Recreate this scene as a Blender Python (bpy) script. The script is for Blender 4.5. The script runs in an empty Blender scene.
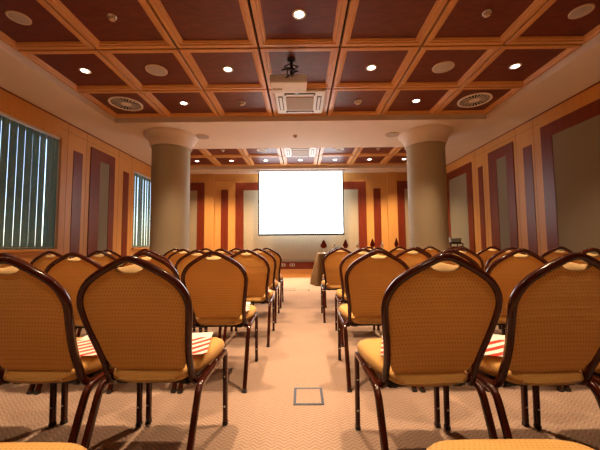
import bpy, bmesh, math, random
from mathutils import Vector, Matrix
random.seed(7)
S = bpy.context.scene
C = S.collection
PI = math.pi

# ------------------------------------------------------------------ helpers
def setp(o, label=None, cat=None, group=None, kind=None):
    if label: o['label'] = label
    if cat: o['category'] = cat
    if group: o['group'] = group
    if kind: o['kind'] = kind
    return o

def obj(name, bm, m, parent=None, smooth=False, loc=None):
    me = bpy.data.meshes.new(name)
    bmesh.ops.recalc_face_normals(bm, faces=bm.faces[:])
    bm.to_mesh(me); bm.free()
    for mm in (m if isinstance(m, (list, tuple)) else [m]): me.materials.append(mm)
    if smooth:
        for p in me.polygons: p.use_smooth = True
    o = bpy.data.objects.new(name, me); C.objects.link(o)
    if loc: o.location = loc
    if parent: o.parent = parent
    return o

def thing(name, label, cat, loc=(0, 0, 0), rz=0, group=None, kind=None):
    o = bpy.data.objects.new(name, None); C.objects.link(o)
    o.empty_display_size = .1
    o.location = loc; o.rotation_euler = (0, 0, rz)
    return setp(o, label, cat, group, kind)

def box(bm, x0, x1, y0, y1, z0, z1, mi=0, bev=0):
    vs = [bm.verts.new((x, y, z)) for x in (x0, x1) for y in (y0, y1) for z in (z0, z1)]
    fs = []
    for q in ((0, 1, 3, 2), (4, 6, 7, 5), (0, 4, 5, 1), (2, 3, 7, 6), (0, 2, 6, 4), (1, 5, 7, 3)):
        f = bm.faces.new([vs[i] for i in q]); f.material_index = mi; fs.append(f)
    if bev:
        es = list({e for f in fs for e in f.edges})
        bmesh.ops.bevel(bm, geom=es, offset=bev, segments=2, affect='EDGES', profile=.5)

def bmbox(*a, **k):
    bm = bmesh.new(); box(bm, *a, **k); return bm

def lathe(bm, prof, n=32, c=(0, 0, 0), mi=0):
    """prof: list of (r,z)"""
    rings = []
    for r, z in prof:
        if r < 1e-6: rings.append([bm.verts.new((c[0], c[1], c[2] + z))])
        else: rings.append([bm.verts.new((c[0] + r * math.cos(2 * PI * i / n), c[1] + r * math.sin(2 * PI * i / n), c[2] + z)) for i in range(n)])
    for a, b in zip(rings, rings[1:]):
        for i in range(n):
            j = (i + 1) % n
            if len(a) == 1 and len(b) == 1: continue
            if len(a) == 1: f = bm.faces.new((a[0], b[i], b[j]))
            elif len(b) == 1: f = bm.faces.new((a[i], b[0], a[j]))
            else: f = bm.faces.new((a[i], b[i], b[j], a[j]))
            f.material_index = mi

def catmull(P, sub=6, closed=False):
    P = [Vector(p) for p in P]; out = []
    n = len(P)
    for i in range(n - 1):
        p0 = P[max(i - 1, 0)]; p1 = P[i]; p2 = P[i + 1]; p3 = P[min(i + 2, n - 1)]
        for k in range(sub):
            t = k / sub
            out.append(.5 * ((2 * p1) + (p2 - p0) * t + (2 * p0 - 5 * p1 + 4 * p2 - p3) * t * t + (3 * p1 - p0 - 3 * p2 + p3) * t ** 3))
    out.append(P[-1]); return out

def sweep(bm, pts, prof, v0=Vector((0, 1, 0)), start=0, mi=0, cap=True):
    """profile (u,v) swept along pts; frame transported both ways from index start, v axis starts at v0"""
    n = len(pts)
    T = []
    for i in range(n):
        a = pts[max(i - 1, 0)]; b = pts[min(i + 1, n - 1)]
        T.append((b - a).normalized())
    V = [None] * n
    v = (v0 - T[start] * v0.dot(T[start])).normalized(); V[start] = v
    for i in range(start + 1, n):
        q = T[i - 1].rotation_difference(T[i]); v = q @ V[i - 1]; V[i] = (v - T[i] * v.dot(T[i])).normalized()
    for i in range(start - 1, -1, -1):
        q = T[i + 1].rotation_difference(T[i]); v = q @ V[i + 1]; V[i] = (v - T[i] * v.dot(T[i])).normalized()
    rings = []
    for i in range(n):
        u = T[i].cross(V[i])
        rings.append([bm.verts.new(pts[i] + u * a + V[i] * b) for a, b in prof])
    m = len(prof)
    for a, b in zip(rings, rings[1:]):
        for i in range(m):
            j = (i + 1) % m
            f = bm.faces.new((a[i], a[j], b[j], b[i])); f.material_index = mi
    if cap:
        bm.faces.new(rings[0]); bm.faces.new(rings[-1][::-1])

def circ(r, n=8): return [(r * math.cos(2 * PI * i / n), r * math.sin(2 * PI * i / n)) for i in range(n)]

def tube(bm, pts, r, n=8, sub=5):
    sweep(bm, catmull(pts, sub), circ(r, n), v0=Vector((.13, .99, .07)))

# ------------------------------------------------------------------ materials
def mat(name):
    m = bpy.data.materials.new(name); m.use_nodes = True
    nt = m.node_tree; b = nt.nodes['Principled BSDF']
    return m, nt, b
def N(nt, t, **k):
    n = nt.nodes.new(t)
    for a, v in k.items(): setattr(n, a, v)
    return n
def coords(nt, scale=(1, 1, 1), rot=(0, 0, 0), kind='Object'):
    tc = N(nt, 'ShaderNodeTexCoord'); mp = N(nt, 'ShaderNodeMapping')
    mp.inputs['Scale'].default_value = scale; mp.inputs['Rotation'].default_value = rot
    nt.links.new(tc.outputs[kind], mp.inputs[0]); return mp.outputs[0]
def ramp(nt, fac, stops):
    r = N(nt, 'ShaderNodeValToRGB'); e = r.color_ramp.elements
    while len(e) < len(stops): e.new(.5)
    for i, (p, c) in enumerate(stops): e[i].position = p; e[i].color = (*c, 1)
    nt.links.new(fac, r.inputs[0]); return r.outputs[0]
def mth(nt, op, a, b=None, c=None):
    n = N(nt, 'ShaderNodeMath', operation=op)
    for i, v in enumerate((a, b, c)):
        if v is None: continue
        if isinstance(v, (int, float)): n.inputs[i].default_value = v
        else: nt.links.new(v, n.inputs[i])
    return n.outputs[0]
def bump(nt, b, h, s=.2, d=.002):
    bp = N(nt, 'ShaderNodeBump'); bp.inputs['Strength'].default_value = s; bp.inputs['Distance'].default_value = d
    nt.links.new(h, bp.inputs['Height']); nt.links.new(bp.outputs[0], b.inputs['Normal'])

def plain(name, col, rough=.6, spec=.5, metal=0, var=.08, vs=8, coat=0):
    m, nt, b = mat(name)
    co = coords(nt)
    n = N(nt, 'ShaderNodeTexNoise'); n.inputs['Scale'].default_value = vs; n.inputs['Detail'].default_value = 3
    nt.links.new(co, n.inputs[0])
    a = tuple(c * (1 - var) for c in col); c2 = tuple(min(1, c * (1 + var)) for c in col)
    nt.links.new(ramp(nt, n.outputs[0], [(.3, a), (.7, c2)]), b.inputs['Base Color'])
    b.inputs['Roughness'].default_value = rough; b.inputs['Metallic'].default_value = metal
    b.inputs['Specular IOR Level'].default_value = spec; b.inputs['Coat Weight'].default_value = coat
    return m

def wood(name, a, b_, rough=.35, scale=(14, 14, 1.2), spec=.5):
    m, nt, b = mat(name)
    co = coords(nt, scale)
    n = N(nt, 'ShaderNodeTexNoise'); n.inputs['Scale'].default_value = 2.2; n.inputs['Detail'].default_value = 6; n.inputs['Distortion'].default_value = .6
    nt.links.new(co, n.inputs[0])
    nt.links.new(ramp(nt, n.outputs[0], [(.3, a), (.7, b_)]), b.inputs['Base Color'])
    b.inputs['Roughness'].default_value = rough; b.inputs['Specular IOR Level'].default_value = spec
    return m

M = {}
M['wood'] = wood('orange_wood', (.53, .25, .066), (.58, .285, .078), .40, (9, 9, 1), .4)
M['wood_ceiling'] = wood('ceiling_wood', (.48, .225, .068), (.54, .265, .082), .38, (5, 5, 5))
M['red'] = wood('red_wood', (.125, .017, .005), (.17, .024, .007), .36, (8, 8, 1.2), .4)
M['coffer'] = wood('dark_coffer_wood', (.085, .017, .009), (.14, .028, .013), .42, (3, 10, 3), .3)
M['coffer_back'] = plain('coffer_backing', (.02, .008, .005), .8)
M['soffit'] = plain('soffit_paint', (.62, .53, .45), .75, .2, var=.03, vs=2)
M['white'] = plain('white_plastic', (.62, .60, .57), .4, .4, var=.03)
M['speaker'] = plain('speaker_mesh', (.36, .31, .27), .7, .3, vs=200, var=.25)
M['grille'] = plain('grille_beige', (.50, .38, .27), .5, .3, var=.04)
M['vent'] = plain('vent_enamel', (.72, .64, .56), .4, .4, var=.03)
M['dark'] = plain('dark_void', (.012, .010, .010), .7)
M['black'] = plain('black_plastic', (.015, .015, .017), .35)
M['metal'] = plain('steel', (.6, .6, .6), .3, metal=1)
M['mahogany'] = plain('mahogany_lacquer', (.048, .0075, .0028), .15, .45, var=.3, vs=14, coat=0)
M['underside'] = plain('black_frame_underside', (.01, .008, .008), .5)
M['rivet'] = plain('rivet', (.75, .7, .62), .35)
M['cream'] = plain('cream_pad', (.62, .40, .17), .8, .2)
M['brownflag'] = plain('red_flag_cloth', (.13, .014, .007), .75, .2, var=.3, vs=40)
M['cap'] = plain('bottle_cap', (.15, .32, .5), .5)
M['joint'] = plain('veneer_joint', (.26, .11, .035), .6)
M['socket'] = plain('socket_plate', (.6, .5, .36), .5)

def fabric(name, base, dot):
    m, nt, b = mat(name)
    co = coords(nt)
    sp = N(nt, 'ShaderNodeSeparateXYZ'); nt.links.new(co, sp.inputs[0])
    # rows of small dots 11 mm apart, staggered; second axis is height + depth so seat and back both show rows
    h = mth(nt, 'ADD', sp.outputs[2], sp.outputs[1])
    r = mth(nt, 'MULTIPLY', h, 1 / .0105)
    row = mth(nt, 'FLOOR', r)
    odd = mth(nt, 'MULTIPLY', mth(nt, 'MODULO', mth(nt, 'ABSOLUTE', row), 2), .5)
    q = mth(nt, 'ADD', mth(nt, 'MULTIPLY', sp.outputs[0], 1 / .0125), odd)
    fx = mth(nt, 'SUBTRACT', mth(nt, 'FRACT', q), .5); fy = mth(nt, 'SUBTRACT', mth(nt, 'FRACT', r), .5)
    d = mth(nt, 'SQRT', mth(nt, 'ADD', mth(nt, 'MULTIPLY', fx, fx), mth(nt, 'MULTIPLY', fy, fy)))
    dm = mth(nt, 'LESS_THAN', d, .16)
    n = N(nt, 'ShaderNodeTexNoise'); n.inputs['Scale'].default_value = 5; n.inputs['Detail'].default_value = 4
    nt.links.new(co, n.inputs[0])
    cb = ramp(nt, n.outputs[0], [(.3, tuple(c * .93 for c in base)), (.7, base)])
    mx = N(nt, 'ShaderNodeMix', data_type='RGBA'); nt.links.new(dm, mx.inputs['Factor'])
    nt.links.new(cb, mx.inputs['A']); mx.inputs['B'].default_value = (*dot, 1)
    nt.links.new(mx.outputs['Result'], b.inputs['Base Color'])
    b.inputs['Roughness'].default_value = .75; b.inputs['Specular IOR Level'].default_value = .25
    b.inputs['Sheen Weight'].default_value = .15
    # soft horizontal wrinkles
    co2 = coords(nt, (2.2, 5, 22)); n2 = N(nt, 'ShaderNodeTexNoise'); n2.inputs['Scale'].default_value = 1.3; n2.inputs['Detail'].default_value = 2
    nt.links.new(co2, n2.inputs[0]); bump(nt, b, n2.outputs[0], .55, .006)
    return m
M['fabric'] = fabric('gold_fabric', (.68, .385, .108), (.40, .16, .045))

def lattice(name, ca, cb, cell, axes, rough=.85):
    m, nt, b = mat(name)
    co = coords(nt)
    sp = N(nt, 'ShaderNodeSeparateXYZ'); nt.links.new(co, sp.inputs[0])
    s = sp.outputs[axes[0]]
    if axes[0] == 3: pass
    u = mth(nt, 'MULTIPLY', mth(nt, 'ADD', sp.outputs[axes[0]], sp.outputs[2]), 1 / cell)
    v = mth(nt, 'MULTIPLY', mth(nt, 'SUBTRACT', sp.outputs[axes[0]], sp.outputs[2]), 1 / cell)
    def tri(a): return mth(nt, 'ABSOLUTE', mth(nt, 'SUBTRACT', mth(nt, 'FRACT', a), .5))
    t = mth(nt, 'MAXIMUM', tri(u), tri(v))
    col = ramp(nt, t, [(.30, ca), (.46, cb)])
    nt.links.new(col, b.inputs['Base Color'])
    b.inputs['Roughness'].default_value = rough; b.inputs['Specular IOR Level'].default_value = .2
    return m
M['panel_back'] = lattice('beige_lattice_cloth', (.28, .22, .14), (.40, .32, .21), .075, (0,))
M['panel_side'] = lattice('olive_lattice_cloth', (.21, .185, .13), (.25, .22, .158), .05, (1,))

def column_mat():
    m, nt, b = mat('column_wallcovering')
    co = coords(nt); sp = N(nt, 'ShaderNodeSeparateXYZ'); nt.links.new(co, sp.inputs[0])
    ang = mth(nt, 'MULTIPLY', mth(nt, 'ARCTAN2', sp.outputs[1], sp.outputs[0]), 40 / (2 * PI) )
    z = mth(nt, 'MULTIPLY', sp.outputs[2], 40 / (2 * PI * .365))
    u = mth(nt, 'ADD', ang, z); v = mth(nt, 'SUBTRACT', ang, z)
    def tri(a): return mth(nt, 'ABSOLUTE', mth(nt, 'SUBTRACT', mth(nt, 'FRACT', a), .5))
    t = mth(nt, 'MAXIMUM', tri(u), tri(v))
    nt.links.new(ramp(nt, t, [(.28, (.34, .295, .20)), (.46, (.44, .385, .27))]), b.inputs['Base Color'])
    b.inputs['Roughness'].default_value = .62; b.inputs['Specular IOR Level'].default_value = .35
    return m
M['column'] = column_mat()

def carpet():
    m, nt, b = mat('carpet')
    co = coords(nt); sp = N(nt, 'ShaderNodeSeparateXYZ'); nt.links.new(co, sp.inputs[0])
    tri = mth(nt, 'PINGPONG', mth(nt, 'MULTIPLY', sp.outputs[0], 1 / .03), 1)
    w = mth(nt, 'ADD', mth(nt, 'MULTIPLY', sp.outputs[1], 1 / .024), mth(nt, 'MULTIPLY', tri, 1.1))
    n = N(nt, 'ShaderNodeTexNoise'); n.inputs['Scale'].default_value = 60; n.inputs['Detail'].default_value = 2
    nt.links.new(co, n.inputs[0])
    w = mth(nt, 'ADD', w, mth(nt, 'MULTIPLY', n.outputs[0], .5))
    s = mth(nt, 'MULTIPLY', mth(nt, 'ADD', mth(nt, 'SINE', mth(nt, 'MULTIPLY', w, 2 * PI)), 1), .5)
    col = ramp(nt, s, [(.15, (.36, .225, .16)), (.8, (.45, .32, .24))])
    nl = N(nt, 'ShaderNodeTexNoise'); nl.inputs['Scale'].default_value = 1.5; nt.links.new(co, nl.inputs[0])
    mx = N(nt, 'ShaderNodeMix', data_type='RGBA', blend_type='MULTIPLY'); mx.inputs['Factor'].default_value = 1
    nt.links.new(col, mx.inputs['A']); nt.links.new(ramp(nt, nl.outputs[0], [(.3, (.92, .92, .92)), (.7, (1, 1, 1))]), mx.inputs['B'])
    nt.links.new(mx.outputs['Result'], b.inputs['Base Color'])
    b.inputs['Roughness'].default_value = .95; b.inputs['Specular IOR Level'].default_value = .1
    bump(nt, b, s, .5, .003)
    return m
M['carpet'] = carpet()

def emit(name, col, s):
    m, nt, b = mat(name)
    b.inputs['Base Color'].default_value = (.8, .8, .8, 1)
    b.inputs['Emission Color'].default_value = (*col, 1); b.inputs['Emission Strength'].default_value = s
    return m
WARM = (1.0, .70, .43)
M['lamp'] = emit('lamp_glow', (1, .80, .58), 14)
M['screen'] = emit('projected_white', (.78, .90, 1.0), 4.5)

def slat_mat():
    m, nt, b = mat('teal_blind_fabric')
    co = coords(nt); vo = N(nt, 'ShaderNodeTexVoronoi'); vo.inputs['Scale'].default_value = 55; nt.links.new(co, vo.inputs[0])
    col = ramp(nt, vo.outputs['Distance'], [(.25, (.14, .21, .18)), (.6, (.22, .31, .26))])
    nt.links.new(col, b.inputs['Base Color']); b.inputs['Roughness'].default_value = .8
    tr = N(nt, 'ShaderNodeBsdfTranslucent'); tr.inputs[0].default_value = (.13, .46, .44, 1)
    mx = N(nt, 'ShaderNodeMixShader'); mx.inputs[0].default_value = .42
    nt.links.new(b.outputs[0], mx.inputs[1]); nt.links.new(tr.outputs[0], mx.inputs[2])
    nt.links.new(mx.outputs[0], nt.nodes['Material Output'].inputs[0]); return m
M['slat'] = slat_mat()
def glass(name, tint=(1, 1, 1)):
    m, nt, b = mat(name)
    b.inputs['Base Color'].default_value = (*tint, 1); b.inputs['Transmission Weight'].default_value = 1
    b.inputs['Roughness'].default_value = .02; b.inputs['IOR'].default_value = 1.45
    return m
M['glass'] = glass('window_glass'); M['bottle'] = glass('bottle_glass', (.9, .96, 1))

def cloth_mat():
    return plain('brown_tablecloth', (.15, .085, .032), .8, .2, var=.12, vs=5)
M['cloth'] = cloth_mat()

def leaflet_mat(name, f):
    m, nt, b = mat(name)
    co = coords(nt); sp = N(nt, 'ShaderNodeSeparateXYZ'); nt.links.new(co, sp.inputs[0])
    s = mth(nt, 'ADD', mth(nt, 'MULTIPLY', sp.outputs[1], f), mth(nt, 'MULTIPLY', sp.outputs[0], -f * .8))
    st = mth(nt, 'GREATER_THAN', mth(nt, 'SINE', s), .05)
    lim = mth(nt, 'LESS_THAN', sp.outputs[1], .075)
    k = mth(nt, 'MULTIPLY', st, lim)
    nt.links.new(ramp(nt, k, [(0, (.82, .78, .70)), (1, (.70, .035, .015))]), b.inputs['Base Color'])
    b.inputs['Roughness'].default_value = .5
    return m
M['leaflet'] = leaflet_mat('striped_leaflet', 2 * PI / .068)

# ------------------------------------------------------------------ room
HX = 4.0; Y0 = -4.2; YB = 9.0; ZC = 3.09; ZF = 3.175
MOD = .9195; FX = 3.5 * MOD; F1Y1 = 5.15; NR1 = 9; F1Y0 = F1Y1 - NR1 * MOD
F2Y0 = 6.62; F2Y1 = 6.62 + 2 * MOD

def struct(name, bm, m, parent=None, smooth=False):
    o = obj(name, bm, m, parent, smooth)
    if not parent: o['kind'] = 'structure'
    return o

struct('floor', bmbox(-HX - .3, HX + .3, Y0 - .3, YB + .3, -.12, 0), M['carpet'])

bm = bmesh.new()
for x0, x1 in ((-HX - .3, -FX), (FX, HX + .3)): box(bm, x0, x1, Y0 - .3, YB + .3, ZC, ZC + .3)
for y0, y1 in ((Y0 - .3, F1Y0), (F1Y1, F2Y0), (F2Y1, YB + .3)): box(bm, -FX, FX, y0, y1, ZC, ZC + .3)
ceiling = struct('ceiling', bm, M['soffit'])
bm = bmesh.new()
for y0, y1 in ((F1Y0, F1Y1), (F2Y0, F2Y1)): box(bm, -FX + .002, FX - .002, y0 + .002, y1 - .002, ZF + .055, ZF + .12)
obj('coffer_backing', bm, M['coffer_back'], ceiling)

def coffer_frame_mesh():
    bm = bmesh.new(); h = MOD / 2 - .012
    prof = [(0, .056), (0, .004), (.004, 0), (.046, 0), (.051, .010), (.072, .012), (.077, .022), (.086, .024), (.090, .040)]
    rings = []
    for d, z in prof:
        a = h - d; rings.append([bm.verts.new((x * a, y * a, z)) for x, y in ((-1, -1), (1, -1), (1, 1), (-1, 1))])
    for a, b in zip(rings, rings[1:]):
        for i in range(4):
            j = (i + 1) % 4; bm.faces.new((a[i], a[j], b[j], b[i]))
    return bm
cf = obj('coffer_frame', coffer_frame_mesh(), M['wood_ceiling'], ceiling)
hp = MOD / 2 - .012 - .086
cp = obj('coffer_panel', bmbox(-hp, hp, -hp, hp, .034, .050), M['coffer'], cf)
rows1 = [F1Y1 - MOD * (k + .5) for k in range(NR1)]
rows2 = [F2Y0 + MOD * (k + .5) for k in range(2)]
cols = [(i - 3) * MOD for i in range(7)]
first = True
for y in rows1 + rows2:
    for x in cols:
        if first: f = cf; first = False
        else:
            f = cf.copy(); C.objects.link(f); f.parent = ceiling
            p = cp.copy(); C.objects.link(p); p.parent = f
        f.location = (x, y, ZF)

# walls: helper for a slab with openings along Y
def side_wall(name, sx, openings):
    bm = bmesh.new(); T = .22
    xa, xb = (sx * HX, sx * (HX + T)); x0, x1 = min(xa, xb), max(xa, xb)
    y = Y0 - .2
    for (a, b, z0, z1) in sorted(openings):
        box(bm, x0, x1, y, a, 0, ZC); box(bm, x0, x1, a, b, 0, z0); box(bm, x0, x1, a, b, z1, ZC); y = b
    box(bm, x0, x1, y, YB + .2, 0, ZC)
    return struct(name, bm, M['wood'])
def sbox(sx, d0, d1, y0, y1, z0, z1):
    a, b = sx * (HX - d0), sx * (HX - d1)
    return min(a, b), max(a, b), y0, y1, z0, z1
ZR0, ZR1 = .25, .455; ZT = 2.86; ZI = 2.65
def strip(w, sx, y0, y1): obj('inlay_strip', bmbox(*sbox(sx, -.002, .008, y0, y1, ZR1, ZI)), M['red'], w)
def surround(w, sx, y0, y1, i0, i1):
    bm = bmesh.new()
    box(bm, *sbox(sx, -.002, .014, y0, i0, ZR1, ZT)); box(bm, *sbox(sx, -.002, .014, i1, y1, ZR1, ZT)); box(bm, *sbox(sx, -.002, .014, i0, i1, ZI, ZT))
    obj('panel_surround', bm, M['red'], w)
    obj('fabric_panel', bmbox(*sbox(sx, -.002, .006, i0, i1, ZR1, ZI)), M['panel_side'], w)
WIN = [(3.15, 5.0, .92, 2.78), (7.22, 8.5, .92, 2.78)]
wl = side_wall('wall_left', -1, WIN)
wr = side_wall('wall_right', 1, [])
for w, sx in ((wl, -1), (wr, 1)):
    strip(w, sx, 6.62 if sx > 0 else 6.78, 6.79 if sx > 0 else 6.99)
    if sx > 0: surround(w, sx, 5.64, 6.40, 5.84, 6.14)
    else: surround(w, sx, 5.70, 6.45, 5.97, 6.27)
    strip(w, sx, 5.19 if sx > 0 else 5.27, 5.39 if sx > 0 else 5.49)
    strip(w, sx, 2.40, 2.60); surround(w, sx, 1.44, 2.16, 1.66, 1.94); strip(w, sx, 1.0, 1.20)
    strip(w, sx, -1.9, -1.7); surround(w, sx, -2.8, -2.1, -2.6, -2.3); strip(w, sx, -3.2, -3.0)
    surround(w, sx, -1.5, .8, -1.28, .58)
    # thin cornice line and joint grooves in the veneer
    obj('cornice_bead', bmbox(*sbox(sx, 0, .012, Y0, YB, ZC - .018, ZC)), M['red'], w)
    bm = bmesh.new()
    for y in ((5.13, 5.56, 6.53, 6.90) if sx > 0 else (5.13, 5.59, 6.60, 7.12)): box(bm, *sbox(sx, -.001, .002, y, y + .006, ZR1, ZC - .02))
    for y in ((5.0, 7.0),): box(bm, *sbox(sx, -.001, .002, y[0], y[1], 2.935, 2.941))
    obj('veneer_joint', bm, M['joint'], w)
surround(wr, 1, 7.04, 8.36, 7.26, 8.14)
surround(wr, 1, 2.85, 4.97, 3.07, 4.75)

bw = struct('wall_back', bmbox(-HX - .22, HX + .22, YB, YB + .22, 0, ZC), M['wood'])
def bb(x0, x1, z0, z1, d): return bmbox(x0, x1, YB - d, YB + .002, z0, z1)
for s in (-1, 1):
    def r(a, b): return (min(s * a, s * b), max(s * a, s * b))
    x0, x1 = r(2.57, 2.85); obj('pilaster', bmbox(x0, x1, YB - .05, YB + .002, ZR1 + .002, ZC - .002), M['wood'], bw)
    x0, x1 = r(2.16, 2.37); obj('inlay_strip', bb(x0, x1, ZR1, ZI - .04, .010), M['red'], bw)
    x0, x1 = r(2.85, 3.07); x2, x3 = r(3.07, 3.9)
    bm = bmesh.new(); box(bm, x0, x1, YB - .045, YB + .002, ZR1, ZT - .04); box(bm, x2, x3, YB - .045, YB + .002, ZI - .06, ZT - .04)
    obj('panel_surround', bm, M['red'], bw)
    obj('fabric_panel', bmbox(x2, x3, YB - .03, YB + .002, ZR1, ZI - .06), M['panel_back'], bw)
bm = bmesh.new()
box(bm, -1.94, -1.70, YB - .018, YB + .002, ZR1, ZT - .04); box(bm, 1.70, 1.94, YB - .018, YB + .002, ZR1, ZT - .04); box(bm, -1.70, 1.70, YB - .018, YB + .002, ZI - .06, ZT - .04)
obj('panel_surround', bm, M['red'], bw)
obj('fabric_panel', bb(-1.70, 1.70, ZR1, ZI - .06, .008), M['panel_back'], bw)
obj('cornice_bead', bb(-2.57, 2.57, ZT + .0, ZT + .015, .022), M['wood'], bw)
struct('wall_rear', bmbox(-HX - .22, HX + .22, Y0 - .22, Y0, 0, ZC), M['wood'])

# baseboards: red band over an orange plinth
for nm, args in (('baseboard_left', sbox(-1, -.001, .02, Y0, YB, ZR0, ZR1)), ('baseboard_right', sbox(1, -.001, .02, Y0, YB, ZR0, ZR1)),
                 ('baseboard_back', (-HX + .02, HX - .02, YB - .055, YB + .001, ZR0, ZR1)), ('baseboard_rear', (-HX + .02, HX - .02, Y0 - .001, Y0 + .02, ZR0, ZR1))):
    o = struct(nm, bmbox(*args), M['red'])
    a = list(args); a[4] = 0; a[5] = ZR0
    obj('plinth', bmbox(*a), M['wood'], o)

# windows with glass, sills
for i, (a, b, z0, z1) in enumerate(WIN):
    bm = bmesh.new(); x0, x1 = -HX - .20, -HX - .15; t = .05
    box(bm, x0, x1, a, a + t, z0, z1); box(bm, x0, x1, b - t, b, z0, z1); box(bm, x0, x1, a + t, b - t, z0, z0 + t); box(bm, x0, x1, a + t, b - t, z1 - t, z1)
    m_ = (a + b) / 2; box(bm, x0, x1, m_ - .03, m_ + .03, z0 + t, z1 - t)
    w = struct('window_%d' % (i + 1), bm, M['white'])
    bm = bmesh.new(); box(bm, x0 + .02, x0 + .028, a + t, m_ - .03, z0 + t, z1 - t); box(bm, x0 + .02, x0 + .028, m_ + .03, b - t, z0 + t, z1 - t)
    obj('window_glass', bm, M['glass'], w)
    obj('window_sill', bmbox(-HX - .15, -HX + .05, a - .03, b + .03, z0 - .035, z0 + .001, bev=.004), M['wood'], w)
    # vertical blind
    bl = thing('vertical_blind', ['teal vertical slat blind in the large window at the left edge of the photo', 'teal vertical slat blind in the narrow far window beside the left column'][i],
               'blind', (-HX - .045, a, z0), 0, 'vertical blinds on the left wall')
    obj('head_rail', bmbox(-.03, .02, .01, b - a - .01, z1 - z0 - .035, z1 - z0 - .003), M['white'], bl)
    n = int((b - a - .02) / .118)
    sl = None
    for k in range(n):
        if sl is None:
            bm = bmesh.new(); H = z1 - z0 - .045
            sec = [(.004 * math.cos(t * PI / 2), t * .0565) for t in (-1, -.6, -.2, .2, .6, 1)]
            R = [[bm.verts.new((x + dx, y, z)) for (x, y) in sec] for dx, z in ((0, .012), (0, H))]
            R2 = [[bm.verts.new((x + dx, y, z)) for (x, y) in sec] for dx, z in ((.0012, .012), (.0012, H))]
            for A in (R, R2):
                for j in range(5): bm.faces.new((A[0][j], A[0][j + 1], A[1][j + 1], A[1][j]))
            for j in (0, 5): bm.faces.new((R[0][j], R2[0][j], R2[1][j], R[1][j]))
            sl = o = obj('slat', bm, M['slat'], bl)
        else:
            o = sl.copy(); C.objects.link(o); o.parent = bl
        o.location = (0, .07 + k * (b - a - .14) / (n - 1), 0); o.rotation_euler = (0, 0, math.radians(random.uniform(-4, 8)))
    obj('bead_chain', (lambda bm: (tube(bm, [(.02, .07, .03), (.022, (b - a) / 2, .025), (.02, b - a - .07, .03)], .003, 6), bm)[1])(bmesh.new()), M['white'], bl)

# columns
for s, x in ((-1, -2.52), (1, 2.44)):
    side = 'left' if s < 0 else 'right'
    t = thing('column', 'thick round column with patterned olive covering, %s of the aisle' % side, 'column', (x, 5.85, 0), 0, 'round columns')
    bm = bmesh.new(); lathe(bm, [(.35, 0), (.35, 2.86)], 64); obj('shaft', bm, M['column'], t, True)
    bm = bmesh.new(); lathe(bm, [(.372, 0), (.372, .11), (.362, .12)], 64); obj('base_ring', bm, M['red'], t, True)
    bm = bmesh.new(); lathe(bm, [(.362, 2.835), (.378, 2.845), (.382, 2.86), (.385, 2.885), (.394, 2.92), (.412, 2.96), (.438, 3.0), (.468, 3.04), (.488, 3.065), (.492, 3.0895)], 64)
    obj('capital', bm, M['soffit'], t, True)

# ------------------------------------------------------------------ ceiling fixtures
SPOT_W = 230
def lamp_child(parent, z, energy, angle=88, blend=.9, aim=None, rad=.05):
    L = bpy.data.lights.new('lamp', 'SPOT'); L.energy = energy; L.color = WARM
    L.spot_size = math.radians(angle); L.spot_blend = blend; L.shadow_soft_size = rad
    o = bpy.data.objects.new('lamp', L); C.objects.link(o); o.parent = parent; o.location = (0, 0, z)
    if aim: o.rotation_euler = aim
    return o
dl_ring = dl_lens = None
def downlight(x, y, z, label, energy, group='ceiling downlights', **k):
    global dl_ring, dl_lens
    t = thing('ceiling_downlight', label, 'ceiling light', (x, y, z), 0, group)
    if dl_ring is None:
        bm = bmesh.new(); lathe(bm, [(.046, .012), (.046, -.004), (.062, -.008), (.070, -.003), (.070, .0)], 28)
        dl_ring = obj('trim_ring', bm, M['white'], t, True)
        bm = bmesh.new(); lathe(bm, [(0, -.004), (.035, -.004), (.047, -.002)], 28)
        dl_lens = obj('lens', bm, M['lamp'], t)
    else:
        for src in (dl_ring, dl_lens):
            c = src.copy(); C.objects.link(c); c.parent = t
    lamp_child(t, -.03, energy, **k)
    return t
def speaker(x, y, z, label, r=.132, m='speaker'):
    t = thing('ceiling_speaker', label, 'speaker', (x, y, z), 0, 'round ceiling speakers')
    bm = bmesh.new(); lathe(bm, [(r, 0), (r, -.008), (r - .014, -.013), (r - .018, -.009)], 40); obj('rim', bm, M['grille'], t, True)
    bm = bmesh.new(); lathe(bm, [(r - .016, -.009), (r * .5, -.014), (0, -.015)], 40); obj('grille', bm, M[m], t, True)
def detector(x, y, z, label, r=.042):
    t = thing('smoke_detector', label, 'smoke detector', (x, y, z), 0, 'ceiling detectors')
    bm = bmesh.new(); lathe(bm, [(r, 0), (r, -.012), (r * .8, -.018)], 28); obj('base', bm, M['white'], t, True)
    bm = bmesh.new(); lathe(bm, [(r * .72, -.016), (r * .66, -.036), (r * .3, -.044), (0, -.044)], 28); obj('dome', bm, M['grille'], t, True)
def ring_fix(x, y, z, label):
    t = thing('ceiling_speaker', label, 'speaker', (x, y, z), 0, 'small ring speakers of the far coffers')
    bm = bmesh.new(); lathe(bm, [(.115, 0), (.115, -.012), (.09, -.016), (.085, -.004)], 32); obj('rim', bm, M['white'], t, True)
    bm = bmesh.new(); lathe(bm, [(.086, -.003), (.05, -.006), (0, -.007)], 32); obj('grille', bm, M['speaker'], t, True)
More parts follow.
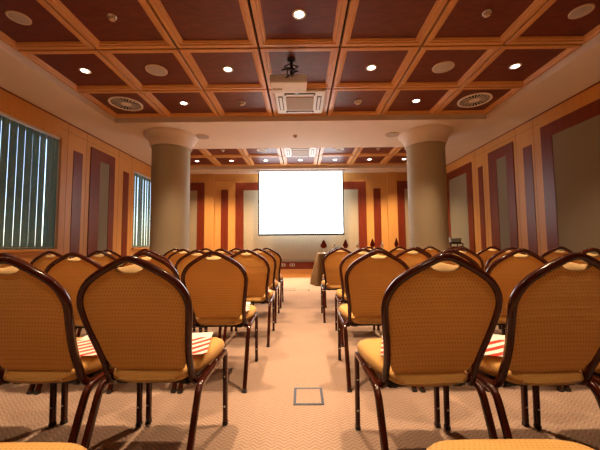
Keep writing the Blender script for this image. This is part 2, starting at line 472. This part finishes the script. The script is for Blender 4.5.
def vent(x, y, z, label):
    t = thing('ceiling_vent', label, 'air vent', (x, y, z), 0, 'round ceiling vents')
    R = .245
    bm = bmesh.new(); lathe(bm, [(R, 0), (R, -.010), (R - .008, -.014), (R - .028, -.013), (R - .032, -.002)], 48); obj('outer_ring', bm, M['vent'], t, True)
    bm = bmesh.new(); lathe(bm, [(R - .031, -.001), (0, -.001)], 48); obj('duct', bm, M['dark'], t)
    bm = bmesh.new(); lathe(bm, [(.07, -.002), (.07, -.009), (.058, -.012), (0, -.013)], 32); obj('hub', bm, M['vent'], t, True)
    bm = bmesh.new(); n = 24
    for k in range(n):
        a = 2 * PI * k / n; c, s_ = math.cos(a), math.sin(a)
        vs = []
        for (rr, ww) in ((.06, .002), (R - .030, .0055)):
            for sgn in (-1, 1):
                for zz in (-.003, -.008):
                    vs.append(bm.verts.new((c * rr - s_ * ww * sgn, s_ * rr + c * ww * sgn, zz)))
        for q in ((0, 1, 3, 2), (4, 6, 7, 5), (0, 4, 5, 1), (2, 3, 7, 6), (0, 2, 6, 4), (1, 5, 7, 3)): bm.faces.new([vs[i] for i in q])
    obj('blade', bm, M['vent'], t)
ZP = ZF + .034
ordn = ['leftmost', 'second from left', 'third from left', 'middle', 'third from right', 'second from right', 'rightmost']
yA, yB_, yC = rows1[2], rows1[1], rows1[0]
def lab(kind, rowname, c): return '%s in the %s, %s coffer' % (kind, rowname, ordn[c])
RA, RB, RC = 'coffer row at the top of the photo', 'middle row of the near coffers', 'last row of the near coffers'
downlight(cols[3], yA, ZP, lab('lit round downlight', RA, 3), SPOT_W * 1.25)
for c in (0, 6): speaker(cols[c], yA, ZP, lab('round speaker', RA, c), .098)
for c in (1, 5): detector(cols[c], yA, ZP, lab('small detector', RA, c))
for c in (0, 2, 4, 6): downlight(cols[c], yB_, ZP, lab('lit round downlight', RB, c), SPOT_W)
for c in (1, 5): speaker(cols[c], yB_, ZP, lab('round speaker', RB, c))
for c in (1, 5): downlight(cols[c], yC, ZP, lab('lit round downlight', RC, c), SPOT_W)
for c in (0, 6): vent(cols[c], yC, ZP, lab('large round slotted air vent', RC, c))
for c in (2, 4): detector(cols[c], yC, ZP, lab('round detector', RC, c), .058)
# behind the camera the same pattern goes on
for k in range(3, NR1):
    cs = {3: (0, 2, 4, 6), 4: (1, 5), 5: (0, 2, 4, 6), 6: (3,), 7: (0, 2, 4, 6), 8: (1, 5)}[k]
    for c in cs:
        downlight(cols[c], rows1[k], ZP, 'lit downlight in coffer row %s behind the viewpoint, %s coffer' % (['one', 'two', 'three', 'four', 'five', 'six'][k - 3], ordn[c]), SPOT_W * ((1.35 if c in (2, 4) else .5) if k == 3 else .33), 'downlights behind the viewpoint')
RD, RE = 'nearer row of the far coffers', 'last coffer row before the screen'
for c in range(7): downlight(cols[c], rows2[1], ZP, lab('lit round downlight', RE, c), SPOT_W * 1.6, angle=108)
for c in (0, 2, 4, 6): ring_fix(cols[c], rows2[0], ZP, lab('white ring speaker', RD, c))
for c in (1, 5): detector(cols[c], rows2[0], ZP, lab('small round detector', RD, c))
for x, sd in ((-1.92, 'left'), (1.80, 'right')): speaker(x, 5.85, ZC, 'grey round speaker in the plain ceiling band beside the %s column' % sd, .14)
detector(-.10, 5.85, ZC, 'small white detector in the middle of the plain ceiling band', .042)
for x, sd in ((-1.85, 'left'), (1.85, 'right')):
    t = downlight(x, 8.73, ZC, 'small wall washer light in the ceiling %s of the screen' % sd, 7, 'wall washers at the back wall', angle=95, blend=.5,
                  aim=(math.radians(14), math.radians(14 if x > 0 else -14), 0))
    t.children[1].data = t.children[1].data.copy(); t.children[1].data.materials[0] = M['speaker']
t = thing('ceiling_detector', 'small dark fixture in the ceiling band just above the screen', 'ceiling fixture', (0.03, 8.73, ZC))
bm = bmesh.new(); lathe(bm, [(.05, 0), (.05, -.01), (.035, -.014), (0, -.014)], 24); obj('disc', bm, M['dark'], t)
bm = bmesh.new(); lathe(bm, [(.07, 0), (.07, -.008), (.05, -.011)], 24); obj('ring', bm, M['white'], t)

def cassette(x, y, z, label, h=.37):
    t = thing('ceiling_air_conditioner', label, 'air conditioner', (x, y, z), 0, 'ceiling air conditioners')
    bm = bmesh.new(); box(bm, -h, h, -h, h, -.045, .0, bev=.018); obj('housing', bm, M['white'], t)
    bm = bmesh.new(); box(bm, -h * .56, h * .56, -h * .56, h * .56, -.054, -.044, bev=.006); obj('intake_grille', bm, M['speaker'], t)
    for (a, b, c, d) in ((-h * .6, h * .6, h * .68, h * .86), (-h * .6, h * .6, -h * .86, -h * .68), (-h * .86, -h * .68, -h * .6, h * .6), (h * .68, h * .86, -h * .6, h * .6)):
        sd = obj('air_slot', bmbox(a, b, c, d, -.048, -.042), M['dark'], t)
        if b - a > d - c: obj('louvre', bmbox(a + .02, b - .02, (c + d) / 2 - .004, (c + d) / 2 + .022, -.054, -.047), M['white'], sd)
        else: obj('louvre', bmbox((a + b) / 2 - .02, (a + b) / 2 + .02, c + .02, d - .02, -.054, -.047), M['white'], sd)
cassette(cols[3], yC - .09, ZF + .012, 'white square air conditioner unit in the near coffers behind the projector', .375)
cassette(cols[3], rows2[0], ZF, 'white square air conditioner unit in the far coffers, lit blue by the screen')

# projector
t = thing('ceiling_projector', 'white projector hanging from the ceiling by a black bracket with cables', 'projector', (-.13, 3.47, 2.795))
bm = bmesh.new(); box(bm, -.215, .215, -.12, .14, 0, .10, bev=.014); obj('housing', bm, M['white'], t)
bm = bmesh.new(); lathe(bm, [(0, .0), (.028, .0), (.04, -.006), (.04, -.03), (.046, -.03), (.046, .0)], 28)
bmesh.ops.rotate(bm, cent=(0, 0, 0), matrix=Matrix.Rotation(math.radians(90), 3, 'X'), verts=bm.verts[:])
obj('lens', bm, M['black'], t, True, (.09, .14, .05))
obj('vent_slot', bmbox(-.19, -.08, .02, .05, -.003, .001), M['speaker'], t)
bm = bmesh.new(); box(bm, -.13, .13, -.02, .10, .10, .112); box(bm, -.16, -.13, -.02, .10, .098, .118); box(bm, .13, .16, -.02, .10, .098, .118); obj('mount_plate', bm, M['black'], t)
bm = bmesh.new(); tube(bm, [(.03, .11, .108), (.03, .11, .25), (.03, .11, ZP - 2.795)], .018, 12, 2); lathe(bm, [(.05, 0), (.05, -.015), (.02, -.03)], 24, (.03, .11, ZP - 2.795 + .001)); obj('mount_pole', bm, M['black'], t, True)
for pts in ([(.03, .10, .36), (-.05, .03, .27), (.05, -.03, .22), (.07, -.10, .15), (.04, -.135, .06)],
            [(.04, .10, .34), (.11, .05, .28), (.05, -.04, .20), (-.01, -.12, .14), (0, -.135, .05)],
            [(.02, .10, .30), (-.09, .03, .22), (-.05, -.06, .19), (.10, -.06, .17), (.06, -.14, .10), (-.03, -.135, .045)]):
    bm = bmesh.new(); tube(bm, pts, .0075, 7); obj('cable', bm, M['black'], t, True)

# screen
t = thing('projection_screen', 'large glowing white projection screen hanging at the back wall', 'projection screen', (.005, 8.60, 1.2405))
W, Hs = 1.18, 1.80
obj('canvas', bmbox(-W, W, 0, .004, .03, Hs), M['screen'], t)
bm = bmesh.new(); box(bm, -W - .036, -W, -.002, .006, .0, Hs); box(bm, W, W + .036, -.002, .006, .0, Hs); box(bm, -W - .036, W + .036, -.006, .010, -.022, .03); obj('black_border', bm, M['black'], t)
obj('casing', bmbox(-W - .08, W + .08, -.045, .055, Hs, Hs + .05, bev=.008), M['white'], t)

# sockets on the skirting
for x, l in ((-.54, 'left of the pair of sockets in the red skirting under the screen'), (-.265, 'right of the pair of sockets in the red skirting under the screen')):
    t = thing('wall_socket', l, 'socket', (x, YB - .055, .335), 0, 'sockets under the screen')
    bm = bmesh.new(); box(bm, -.07, .07, -.01, .001, 0, .075, bev=.003); obj('plate', bm, M['socket'], t)
    bm = bmesh.new()
    for dx in (-.035, .03): box(bm, dx - .022, dx + .022, -.0125, -.009, .015, .06)
    obj('outlet', bm, M['dark'], t)

# ------------------------------------------------------------------ chair
def yb(z):  # lean of the backrest
    return -.135 - .165 * max(0, (z - .43)) / .47 - .02 * math.sin(max(0, min(1, (z - .43) / .47)) * PI)
def ridged(w, d, n=24, k=3):
    out = []
    for i in range(n):
        a = 2 * PI * i / n; c, s = math.cos(a), math.sin(a)
        e = 2 / 3.0
        x = w / 2 * math.copysign(abs(c) ** e, c); y = d / 2 * math.copysign(abs(s) ** e, s)
        if s < -.3: y -= .0018 * math.cos(x / (w / 2) * PI * 1.6) + .0006
        out.append((x, y))
    return out
def legprof(w, d, n=16):
    out = []
    for i in range(n):
        a = 2 * PI * i / n; c, s = math.cos(a), math.sin(a)
        out.append((w / 2 * math.copysign(abs(c) ** .6, c), d / 2 * math.copysign(abs(s) ** .6, s)))
    return out
HALF = [(0, .902), (.025, .898), (.060, .882), (.100, .861), (.140, .837), (.174, .809), (.199, .773), (.211, .733), (.209, .692), (.200, .630), (.189, .565), (.181, .505), (.178, .450)]
def back_frame_bm():
    right = [Vector((x, yb(z), z)) for x, z in HALF] + [Vector((.179, -.128, .408)), Vector((.182, -.105, .380)), Vector((.187, -.065, .371)), Vector((.192, -.02, .374)), Vector((.195, .03, .379))]
    left = [Vector((-p.x, p.y, p.z)) for p in right[:0:-1]]
    pts = catmull(left + right, 4)
    bm = bmesh.new(); sweep(bm, pts, ridged(.027, .030), Vector((0, 1, 0)), start=len(pts) // 2)
    return bm
def panel_outline(notch=True):
    P = []
    inn = []
    sp = catmull([Vector((x, 0, z)) for x, z in HALF[:-1]] , 3)
    for p in sp: inn.append((p.x, p.z))
    # inset from the tube centre line
    right = []
    for i, (x, z) in enumerate(inn):
        a = inn[max(i - 1, 0)]; b = inn[min(i + 1, len(inn) - 1)]
        tx, tz = b[0] - a[0], b[1] - a[1]; L = math.hypot(tx, tz)
        nx, nz = tz / L, -tx / L            # pointing inwards/down
        right.append((x + nx * .006, z + nz * .006))
    right = [(max(x, 0), z) for x, z in right]
    right = [(x, z) for x, z in right if x > .060]
    notchp = [(0, .847), (.018, .8485), (.034, .853), (.047, .861), (.056, .872)]
    right = notchp + right
    bot = [(.150, .446), (.105, .433), (.055, .426), (0, .424)]
    right = right + bot
    full = right + [(-x, z) for x, z in right[-2:0:-1]]
    return full
def panel_bm():
    bm = bmesh.new(); full = panel_outline(); cz = .66; n = len(full)
    def ring(t, side):
        out = []
        for x, z in full:
            X = x * t; Z = cz + (z - cz) * t
            bul = (1 - t ** 4)
            y = yb(Z) + (-(.004 + .006 * bul) if side < 0 else (.006 + .026 * (1 - t ** 8)))
            out.append(bm.verts.new((X, y, Z)))
        return out
    rs = []
    for side in (-1, 1):
        rr = [ring(t, side) for t in (1, .97, .92, .84, .7, .5, .3, .12)]
        for a, b in zip(rr, rr[1:]):
            for i in range(n):
                j = (i + 1) % n; bm.faces.new((a[i], a[j], b[j], b[i]))
        bm.faces.new(rr[-1]); rs.append(rr[0])
    a, b = rs
    for i in range(n):
        j = (i + 1) % n; bm.faces.new((a[i], a[j], b[j], b[i]))
    return bm
def handle_bm():
    # crescent of front padding seen through the handle opening
    bm = bmesh.new()
    low = [(0, .847), (.018, .8485), (.034, .853), (.047, .861), (.056, .871)]
    lo = [(-x, z) for x, z in low[:0:-1]] + low
    hi = [(x, .8835 - .25 * abs(x) + .0) for x, z in lo]
    hi = [(x, max(h, z + .002)) for (x, h), (_, z) in zip(hi, lo)]
    F = []
    for k, yo, mix in ((0, -.010, 0), (1, -.006, .28), (2, .010, .5), (3, .022, 1.0), (4, .030, 1.0), (5, .030, 0)):
        F.append([bm.verts.new((x0, yb(z0) + yo, z0 - .002 + (z1 - z0) * mix)) for (x0, z0), (x1, z1) in zip(lo, hi)])
    for a, b in zip(F, F[1:] + F[:1]):
        for i in range(len(lo) - 1): bm.faces.new((a[i], a[i + 1], b[i + 1], b[i]))
    bm.faces.new([f[0] for f in F]); bm.faces.new([f[-1] for f in F][::-1])
    return bm
def seat_bm():
    bm = bmesh.new()
    def outline(ins):
        out = []; n = 40
        for i in range(n):
            a = 2 * PI * i / n; c, s = math.cos(a), math.sin(a)
            ex = .36
            u = math.copysign(abs(c) ** ex, c); v = math.copysign(abs(s) ** ex, s)
            yy = .052 + v * (.218 - ins); w = .192 + .027 * (v + 1) / 2
            if v < -.35: w -= .030 * (min(1, (-v - .35) / .35))
            out.append((u * (w - ins), yy))
        return out
    lv = [(.012, .382), (.002, .390), (-.004, .405), (-.006, .425), (-.003, .443), (.006, .455), (.020, .463), (.045, .469), (.09, .473), (.14, .475)]
    R = []
    for ins, z in lv:
        R.append([bm.verts.new((x, y, z + .012 * (z < .41) + (z > .42) * (-.022 * max(0, (-y - .02) / .15) * (1.3 - (x / .19) ** 2) - .006 * max(0, (y - .15)) / .1))) for x, y in outline(ins)])
    n = 40
    for a, b in zip(R, R[1:]):
        for i in range(n):
            j = (i + 1) % n; bm.faces.new((a[i], a[j], b[j], b[i]))
    bm.faces.new(R[0]); bm.faces.new(R[-1])
    return bm
def make_chair(label):
    t = thing('banquet_chair', label, 'chair', (0, 0, 0), 0, 'gold banquet chairs in rows')
    obj('back_frame', back_frame_bm(), M['mahogany'], t, True)
    bk = obj('backrest', panel_bm(), M['fabric'], t, True)
    obj('handle_pad', handle_bm(), M['cream'], bk, True)
    obj('seat', seat_bm(), M['fabric'], t, True)
    bm = bmesh.new(); box(bm, -.165, .165, -.10, .235, .368, .386); obj('seat_base', bm, M['underside'], t)
    lp = legprof(.030, .024)
    for s in (-1, 1):
        X = s * .209
        fr = catmull([Vector(p) for p in ((X, .252, .012), (X, .250, .12), (X, .247, .25), (X, .244, .35), (X, .236, .377), (X, .215, .389), (X, .16, .388), (X, .08, .383))], 4)
        bm = bmesh.new(); sweep(bm, fr, lp, Vector((1, 0, 0))); o = obj('leg', bm, M['mahogany'], t, True)
        o['label'] = 'front leg'
        bm = bmesh.new(); box(bm, X - .013, X + .013, .239, .265, 0, .02, bev=.003); obj('foot_cap', bm, M['black'], o)
        for z in (.10, .255):
            bm = bmesh.new(); lathe(bm, [(0, .004), (.004, .0035), (.006, 0)], 10)
            bmesh.ops.rotate(bm, cent=(0, 0, 0), matrix=Matrix.Rotation(PI / 2, 3, 'X'), verts=bm.verts[:])
            bmesh.ops.translate(bm, vec=(X, .250 - .0150 + (.002 if z < .2 else 0), z), verts=bm.verts[:]); obj('rivet', bm, M['rivet'], o, True)
        rr = catmull([Vector(p) for p in ((X, .08, .383), (X, .0, .379), (X, -.075, .375), (X, -.115, .369), (X, -.140, .350), (X, -.160, .31), (X * 1.0, -.205, .20), (X * 1.0, -.245, .10), (X, -.285, .012))], 4)
        bm = bmesh.new(); sweep(bm, rr, ridged(.030, .026, 20), Vector((1, 0, 0))); o = obj('leg', bm, M['mahogany'], t, True)
        o['label'] = 'raked rear leg'
        bm = bmesh.new(); box(bm, X - .015, X + .015, -.300, -.272, 0, .018, bev=.003); obj('foot_cap', bm, M['black'], o)
        bm = bmesh.new(); box(bm, s * .135 - .018, s * .135 + .018, -.10, -.075, .362, .380, bev=.003); box(bm, s * .135 - .008, s * .135 + .008, -.11, -.04, .368, .382); obj('linking_bracket', bm, M['black'], t)
    bm = bmesh.new()
    for y in (-.06, .2): box(bm, -.21, .21, y - .012, y + .012, .362, .380)
    obj('cross_bar', bm, M['underside'], t)
    return t
def dup(root):
    r = root.copy(); C.objects.link(r)
    for ch in list(root.children):
        c = ch.copy(); C.objects.link(c); c.parent = r
        for g in list(ch.children):
            d = g.copy(); C.objects.link(d); d.parent = c
    return r
def leaflet_bm():
    bm = bmesh.new(); n = 8; R = [[], []]
    W_, L_ = .108, .165
    for k, dz in ((0, 0), (1, .0025)):
        for i in range(n + 1):
            y = -L_ + 2 * L_ * i / n
            R[k].append([bm.verts.new((x, y, dz + .002 * math.sin((y + x) * 12) + .003)) for x in (-W_, 0, W_)])
    for k in (0, 1):
        for i in range(n):
            for j in (0, 1): bm.faces.new((R[k][i][j], R[k][i][j + 1], R[k][i + 1][j + 1], R[k][i + 1][j]))
    for i in range(n):
        for j in (0, 2): bm.faces.new((R[0][i][j], R[1][i][j], R[1][i + 1][j], R[0][i + 1][j]))
    for i in (0, n):
        for j in (0, 1): bm.faces.new((R[0][i][j], R[0][i][j + 1], R[1][i][j + 1], R[1][i][j]))
    return bm

PITCH = .466
rown = ['nearest', 'second', 'third', 'fourth', 'fifth']
seatn = ['first', 'second', 'third', 'fourth', 'fifth']
aisle = {-1: [-.630, -.583, -.525, -.535, -.525], 1: [.535, .515, .590, .490, .570]}
first_chair = None; leaf0 = None
dat = []
for r_ in range(5):
    for s in (-1, 1):
        for c in range(5):
            x = aisle[s][r_] + s * PITCH * c * (1.0)
            y = 1.445 + .88 * r_ + (-.03 if (s > 0 and r_ == 0) else 0)
            j = .010 if r_ else .0
            a0 = random.uniform(-1, 1) * .012
            if r_ == 0:
                x = ([-.632, -1.092, -1.555, -2.018, -2.48] if s < 0 else [.503, .964, 1.427, 1.889, 2.35])[c]
                y += -.02 if s > 0 else 0
                a0 = math.radians(([-2.4, -2.8, -3, -3, -3] if s < 0 else [2.4, 2.9, 3, 3, 3])[c])
            side = 'left' if s < 0 else 'right'
            dat.append((x + random.uniform(-1, 1) * .002 * (r_ > 0), y + random.uniform(-j, j), a0 * .6 if r_ else a0, r_, c, side))
for (x, y, a, r_, c, side) in dat:
    lb = 'gold padded banquet chair in the %s full row, %s seat %s of the aisle' % (rown[r_], seatn[c], side)
    if first_chair is None: ch = first_chair = make_chair(lb)
    else: ch = dup(first_chair); ch['label'] = lb
    ch.location = (x, y, 0); ch.rotation_euler = (0, 0, a)
    lb = 'red striped leaflet on the %s seat %s of the aisle, %s full row' % (seatn[c], side, rown[r_])
    if leaf0 is None: lf = leaf0 = obj('leaflet', leaflet_bm(), M['leaflet'])
    else: lf = leaf0.copy(); C.objects.link(lf)
    setp(lf, lb, 'leaflet', 'striped leaflets on the seats')
    k = .075 if side == 'left' else (-.02 if c == 0 else -.07)
    lf.location = (x + k, y + .065, .476); lf.rotation_euler = (0, 0, math.radians(9 if side == 'left' else -12) + random.uniform(-.08, .08))
for x, y, lb in ((-.735, .555, 'gold chair cut off by the bottom left corner, only its seat front showing'), (.505, .555, 'gold chair cut off by the bottom edge right of the aisle, only its seat showing')):
    ch = dup(first_chair); ch['label'] = lb; ch.location = (x, y, 0); ch.rotation_euler = (0, 0, 0)

# ------------------------------------------------------------------ floor boxes
def floorbox(x, y, w, l, label):
    t = thing('floor_socket_box', label, 'floor box', (x, y, 0), 0, 'floor socket boxes')
    bm = bmesh.new(); e = .016
    for (a, b, c, d) in ((-w, w, -l, -l + e), (-w, w, l - e, l), (-w, -w + e, -l + e, l - e), (w - e, w, -l + e, l - e)): box(bm, a, b, c, d, 0, .004)
    obj('frame', bm, M['black'], t); obj('lid', bmbox(-w + e, w - e, -l + e, l - e, 0, .003), M['carpet'], t)
floorbox(.037, 1.985, .092, .108, 'square floor box with dark frame in the near part of the aisle')
floorbox(-.25, 6.62, .12, .12, 'far dark rimmed floor box at the left end of the aisle')
t = setp(obj('floor_plug', (lambda bm: (lathe(bm, [(0, .012), (.022, .011), (.03, .0)], 16), bm)[1])(bmesh.new()), M['black'], None, True, (.15, 6.5, 0)), 'small black floor plug in the aisle near the table', 'floor plug')

# ------------------------------------------------------------------ table with cloth, flags, bottles
TX0, TX1, TY0, TY1, TZ = .42, 2.85, 7.28, 7.98, .742
t = thing('conference_table', 'long head table hidden under the brown cloth at the end of the room', 'table', ((TX0 + TX1) / 2, (TY0 + TY1) / 2, 0))
hx, hy = (TX1 - TX0) / 2, (TY1 - TY0) / 2
obj('tabletop', bmbox(-hx, hx, -hy, hy, TZ - .03, TZ), M['red'], t)
for sx in (-1, 1):
    for sy in (-1, 1): obj('leg', bmbox(sx * (hx - .08) - .02, sx * (hx - .08) + .02, sy * (hy - .08) - .02, sy * (hy - .08) + .02, 0, TZ - .03), M['black'], t)
bm = bmesh.new()
per = []
n1, n2 = 90, 26
for i in range(n1): per.append((-hx + 2 * hx * i / n1, -hy, 0, -1))
for i in range(n2): per.append((hx, -hy + 2 * hy * i / n2, 1, 0))
for i in range(n1): per.append((hx - 2 * hx * i / n1, hy, 0, 1))
for i in range(n2): per.append((-hx, hy - 2 * hy * i / n2, -1, 0))
R = []
npz = len(per)
for k, z in enumerate((TZ + .004, TZ + .002, TZ - .02, .55, .38, .2, .08, .004)):
    t_ = max(0, (TZ - z) / TZ); ring = []
    for i, (x, y, nx, ny) in enumerate(per):
        # rounded corner flare: normal blended near corners
        ph = i * .62
        off = .006 + t_ ** .9 * ((.145 if nx else .085) + .055 * math.sin(ph) + .02 * math.sin(ph * .37 + 1))
        cx = max(0, (abs(x) - (hx - .12)) / .12) * math.copysign(1, x); cy = max(0, (abs(y) - (hy - .12)) / .12) * math.copysign(1, y)
        v = Vector((cx if abs(cx) > abs(nx) else (nx if nx else cx), cy if abs(cy) > abs(ny) else (ny if ny else cy)))
        if v.length: v = v / max(1, v.length) * 1.0
        mlt = 1.5 if (abs(cx) > .3 and abs(cy) > .3) else 1.0
        if k == 0: off = 0.0
        ring.append(bm.verts.new((x + v.x * off * mlt, y + v.y * off * mlt, z)))
    R.append(ring)
for a, b in zip(R, R[1:]):
    for i in range(npz):
        j = (i + 1) % npz; bm.faces.new((a[i], a[j], b[j], b[i]))
bm.faces.new(R[0])
o = obj('tablecloth', bm, M['cloth'], None, True, ((TX0 + TX1) / 2, (TY0 + TY1) / 2, 0))
setp(o, 'brown pleated tablecloth hanging to the floor over the head table', 'tablecloth')
TT = TZ + .0045
def flag(px, label, s=1.0, slim=1.0):
    x = (px - 301) * 7.55 / 305
    t = thing('table_flag', label, 'flag', (x, 7.5, TT), random.uniform(-.3, .3), 'table flags')
    bm = bmesh.new(); lathe(bm, [(0, .012), (.03, .010), (.035, 0)], 20); obj('base', bm, M['metal'], t, True)
    bm = bmesh.new(); tube(bm, [(0, 0, .008), (0, 0, .17), (0, 0, .345 * s)], .004, 8, 2); obj('pole', bm, M['metal'], t, True)
    bm = bmesh.new()
    prof = [(.335, .006), (.31, .014), (.28, .030), (.24, .052), (.20, .075), (.17, .080), (.14, .060), (.115, .030)]
    F = []
    for z, w in prof:
        w *= slim
        F.append([bm.verts.new((w * math.cos(2 * PI * i / 20) * (1 + .12 * math.sin(3 * i)), .42 * w * math.sin(2 * PI * i / 20) + .006 * math.sin(i * 2.1), z * s)) for i in range(20)])
    for a, b in zip(F, F[1:]):
        for i in range(20):
            j = (i + 1) % 20; bm.faces.new((a[i], a[j], b[j], b[i]))
    bm.faces.new(F[0]); bm.faces.new(F[-1]); obj('cloth', bm, M['brownflag'], t, True)
flag(323.4, 'small red table flag standing leftmost, in front of the beige panel', 1.02)
flag(345, 'small red table flag just right below the screen corner', 1.02, .8)
flag(371.7, 'small dark red table flag before the yellow lit wall strip', 1.10, .7)
flag(395.4, 'rightmost small dark red table flag next to the right column', 1.12, .7)
def bottle(px, label):
    x = (px - 301) * 7.6 / 305
    t = thing('water_bottle', label, 'bottle', (x, 7.56, TT), 0, 'water bottles on the head table')
    bm = bmesh.new(); lathe(bm, [(0, .003), (.030, .002), (.034, .01), (.034, .15), (.030, .175), (.014, .205), (.013, .225), (0, .225)], 20); obj('body', bm, M['bottle'], t, True)
    bm = bmesh.new(); lathe(bm, [(.0345, .06), (.0352, .061), (.0352, .12), (.0345, .121)], 20); obj('paper_band', bm, M['white'], t, True)
    bm = bmesh.new(); lathe(bm, [(.0155, .215), (.0155, .243), (0, .245)], 16); obj('cap', bm, M['cap'], t, True)
bottle(333.5, 'clear water bottle between the two flags left on the head table')
bottle(357, 'clear water bottle before the red strip right of the screen')
bottle(381.3, 'clear water bottle between the two right hand flags')

# small equipment stand by the right wall beyond the column
t = thing('equipment_stand', 'slim dark stand beside the right wall behind the right column', 'stand', (3.62, 7.25, 0))
for sx in (-1, 1):
    for sy in (-1, 1): obj('leg', bmbox(sx * .14 - .012, sx * .14 + .012, sy * .12 - .012, sy * .12 + .012, 0, .94), M['black'], t)
for z in (.35, .94): obj('shelf', bmbox(-.16, .16, -.14, .14, z, z + .018), M['black'], t)
t = thing('storage_box', 'small grey blue box with dark base on the stand by the right column', 'box', (3.62, 7.25, .958))
bm = bmesh.new(); box(bm, -.13, .13, -.10, .10, 0, .03, bev=.005); obj('base', bm, M['black'], t)
bm = bmesh.new(); box(bm, -.125, .125, -.095, .095, .03, .105, bev=.006); obj('body', bm, plain('grey_blue', (.34, .42, .46), .4), t)
bm = bmesh.new(); box(bm, -.135, .135, -.105, .105, .105, .122, bev=.004); obj('lid', bm, plain('pale_blue', (.42, .56, .62), .4), t)

# ------------------------------------------------------------------ daylight
w = bpy.data.worlds.new('world'); S.world = w; w.use_nodes = True
nt = w.node_tree; bg = nt.nodes['Background']
sky = nt.nodes.new('ShaderNodeTexSky'); sky.sky_type = 'NISHITA' if 'NISHITA' in [i.identifier for i in sky.bl_rna.properties['sky_type'].enum_items] else 'HOSEK_WILKIE'
try:
    sky.sun_disc = False; sky.sun_elevation = math.radians(35); sky.sun_rotation = math.radians(120)
except Exception: pass
nt.links.new(sky.outputs[0], bg.inputs[0]); bg.inputs[1].default_value = .5
# unseen paved ground outside the windows, not a trim of the room
o = struct('outside_ground', bmbox(-40, -HX - 1.2, -30, 40, -3.2, -3.0), plain('outside_paving', (.35, .35, .34), .9))

# ------------------------------------------------------------------ camera
cam = bpy.data.cameras.new('camera'); co = bpy.data.objects.new('camera', cam); C.objects.link(co)
cam.lens = 36 * 305 / 600; cam.sensor_width = 36; cam.clip_start = .02; cam.clip_end = 200
R_ = Matrix.Rotation(math.radians(.19), 4, 'Z') @ Matrix.Rotation(math.radians(93.75), 4, 'X') @ Matrix.Rotation(math.radians(-.5), 4, 'Z')
co.matrix_world = Matrix.Translation((0, 0, .95)) @ R_
S.camera = co
vs = S.view_settings
vs.view_transform = 'Standard'; vs.look = 'None'; vs.gamma = 1; vs.use_curve_mapping = False; vs.exposure = 0.0
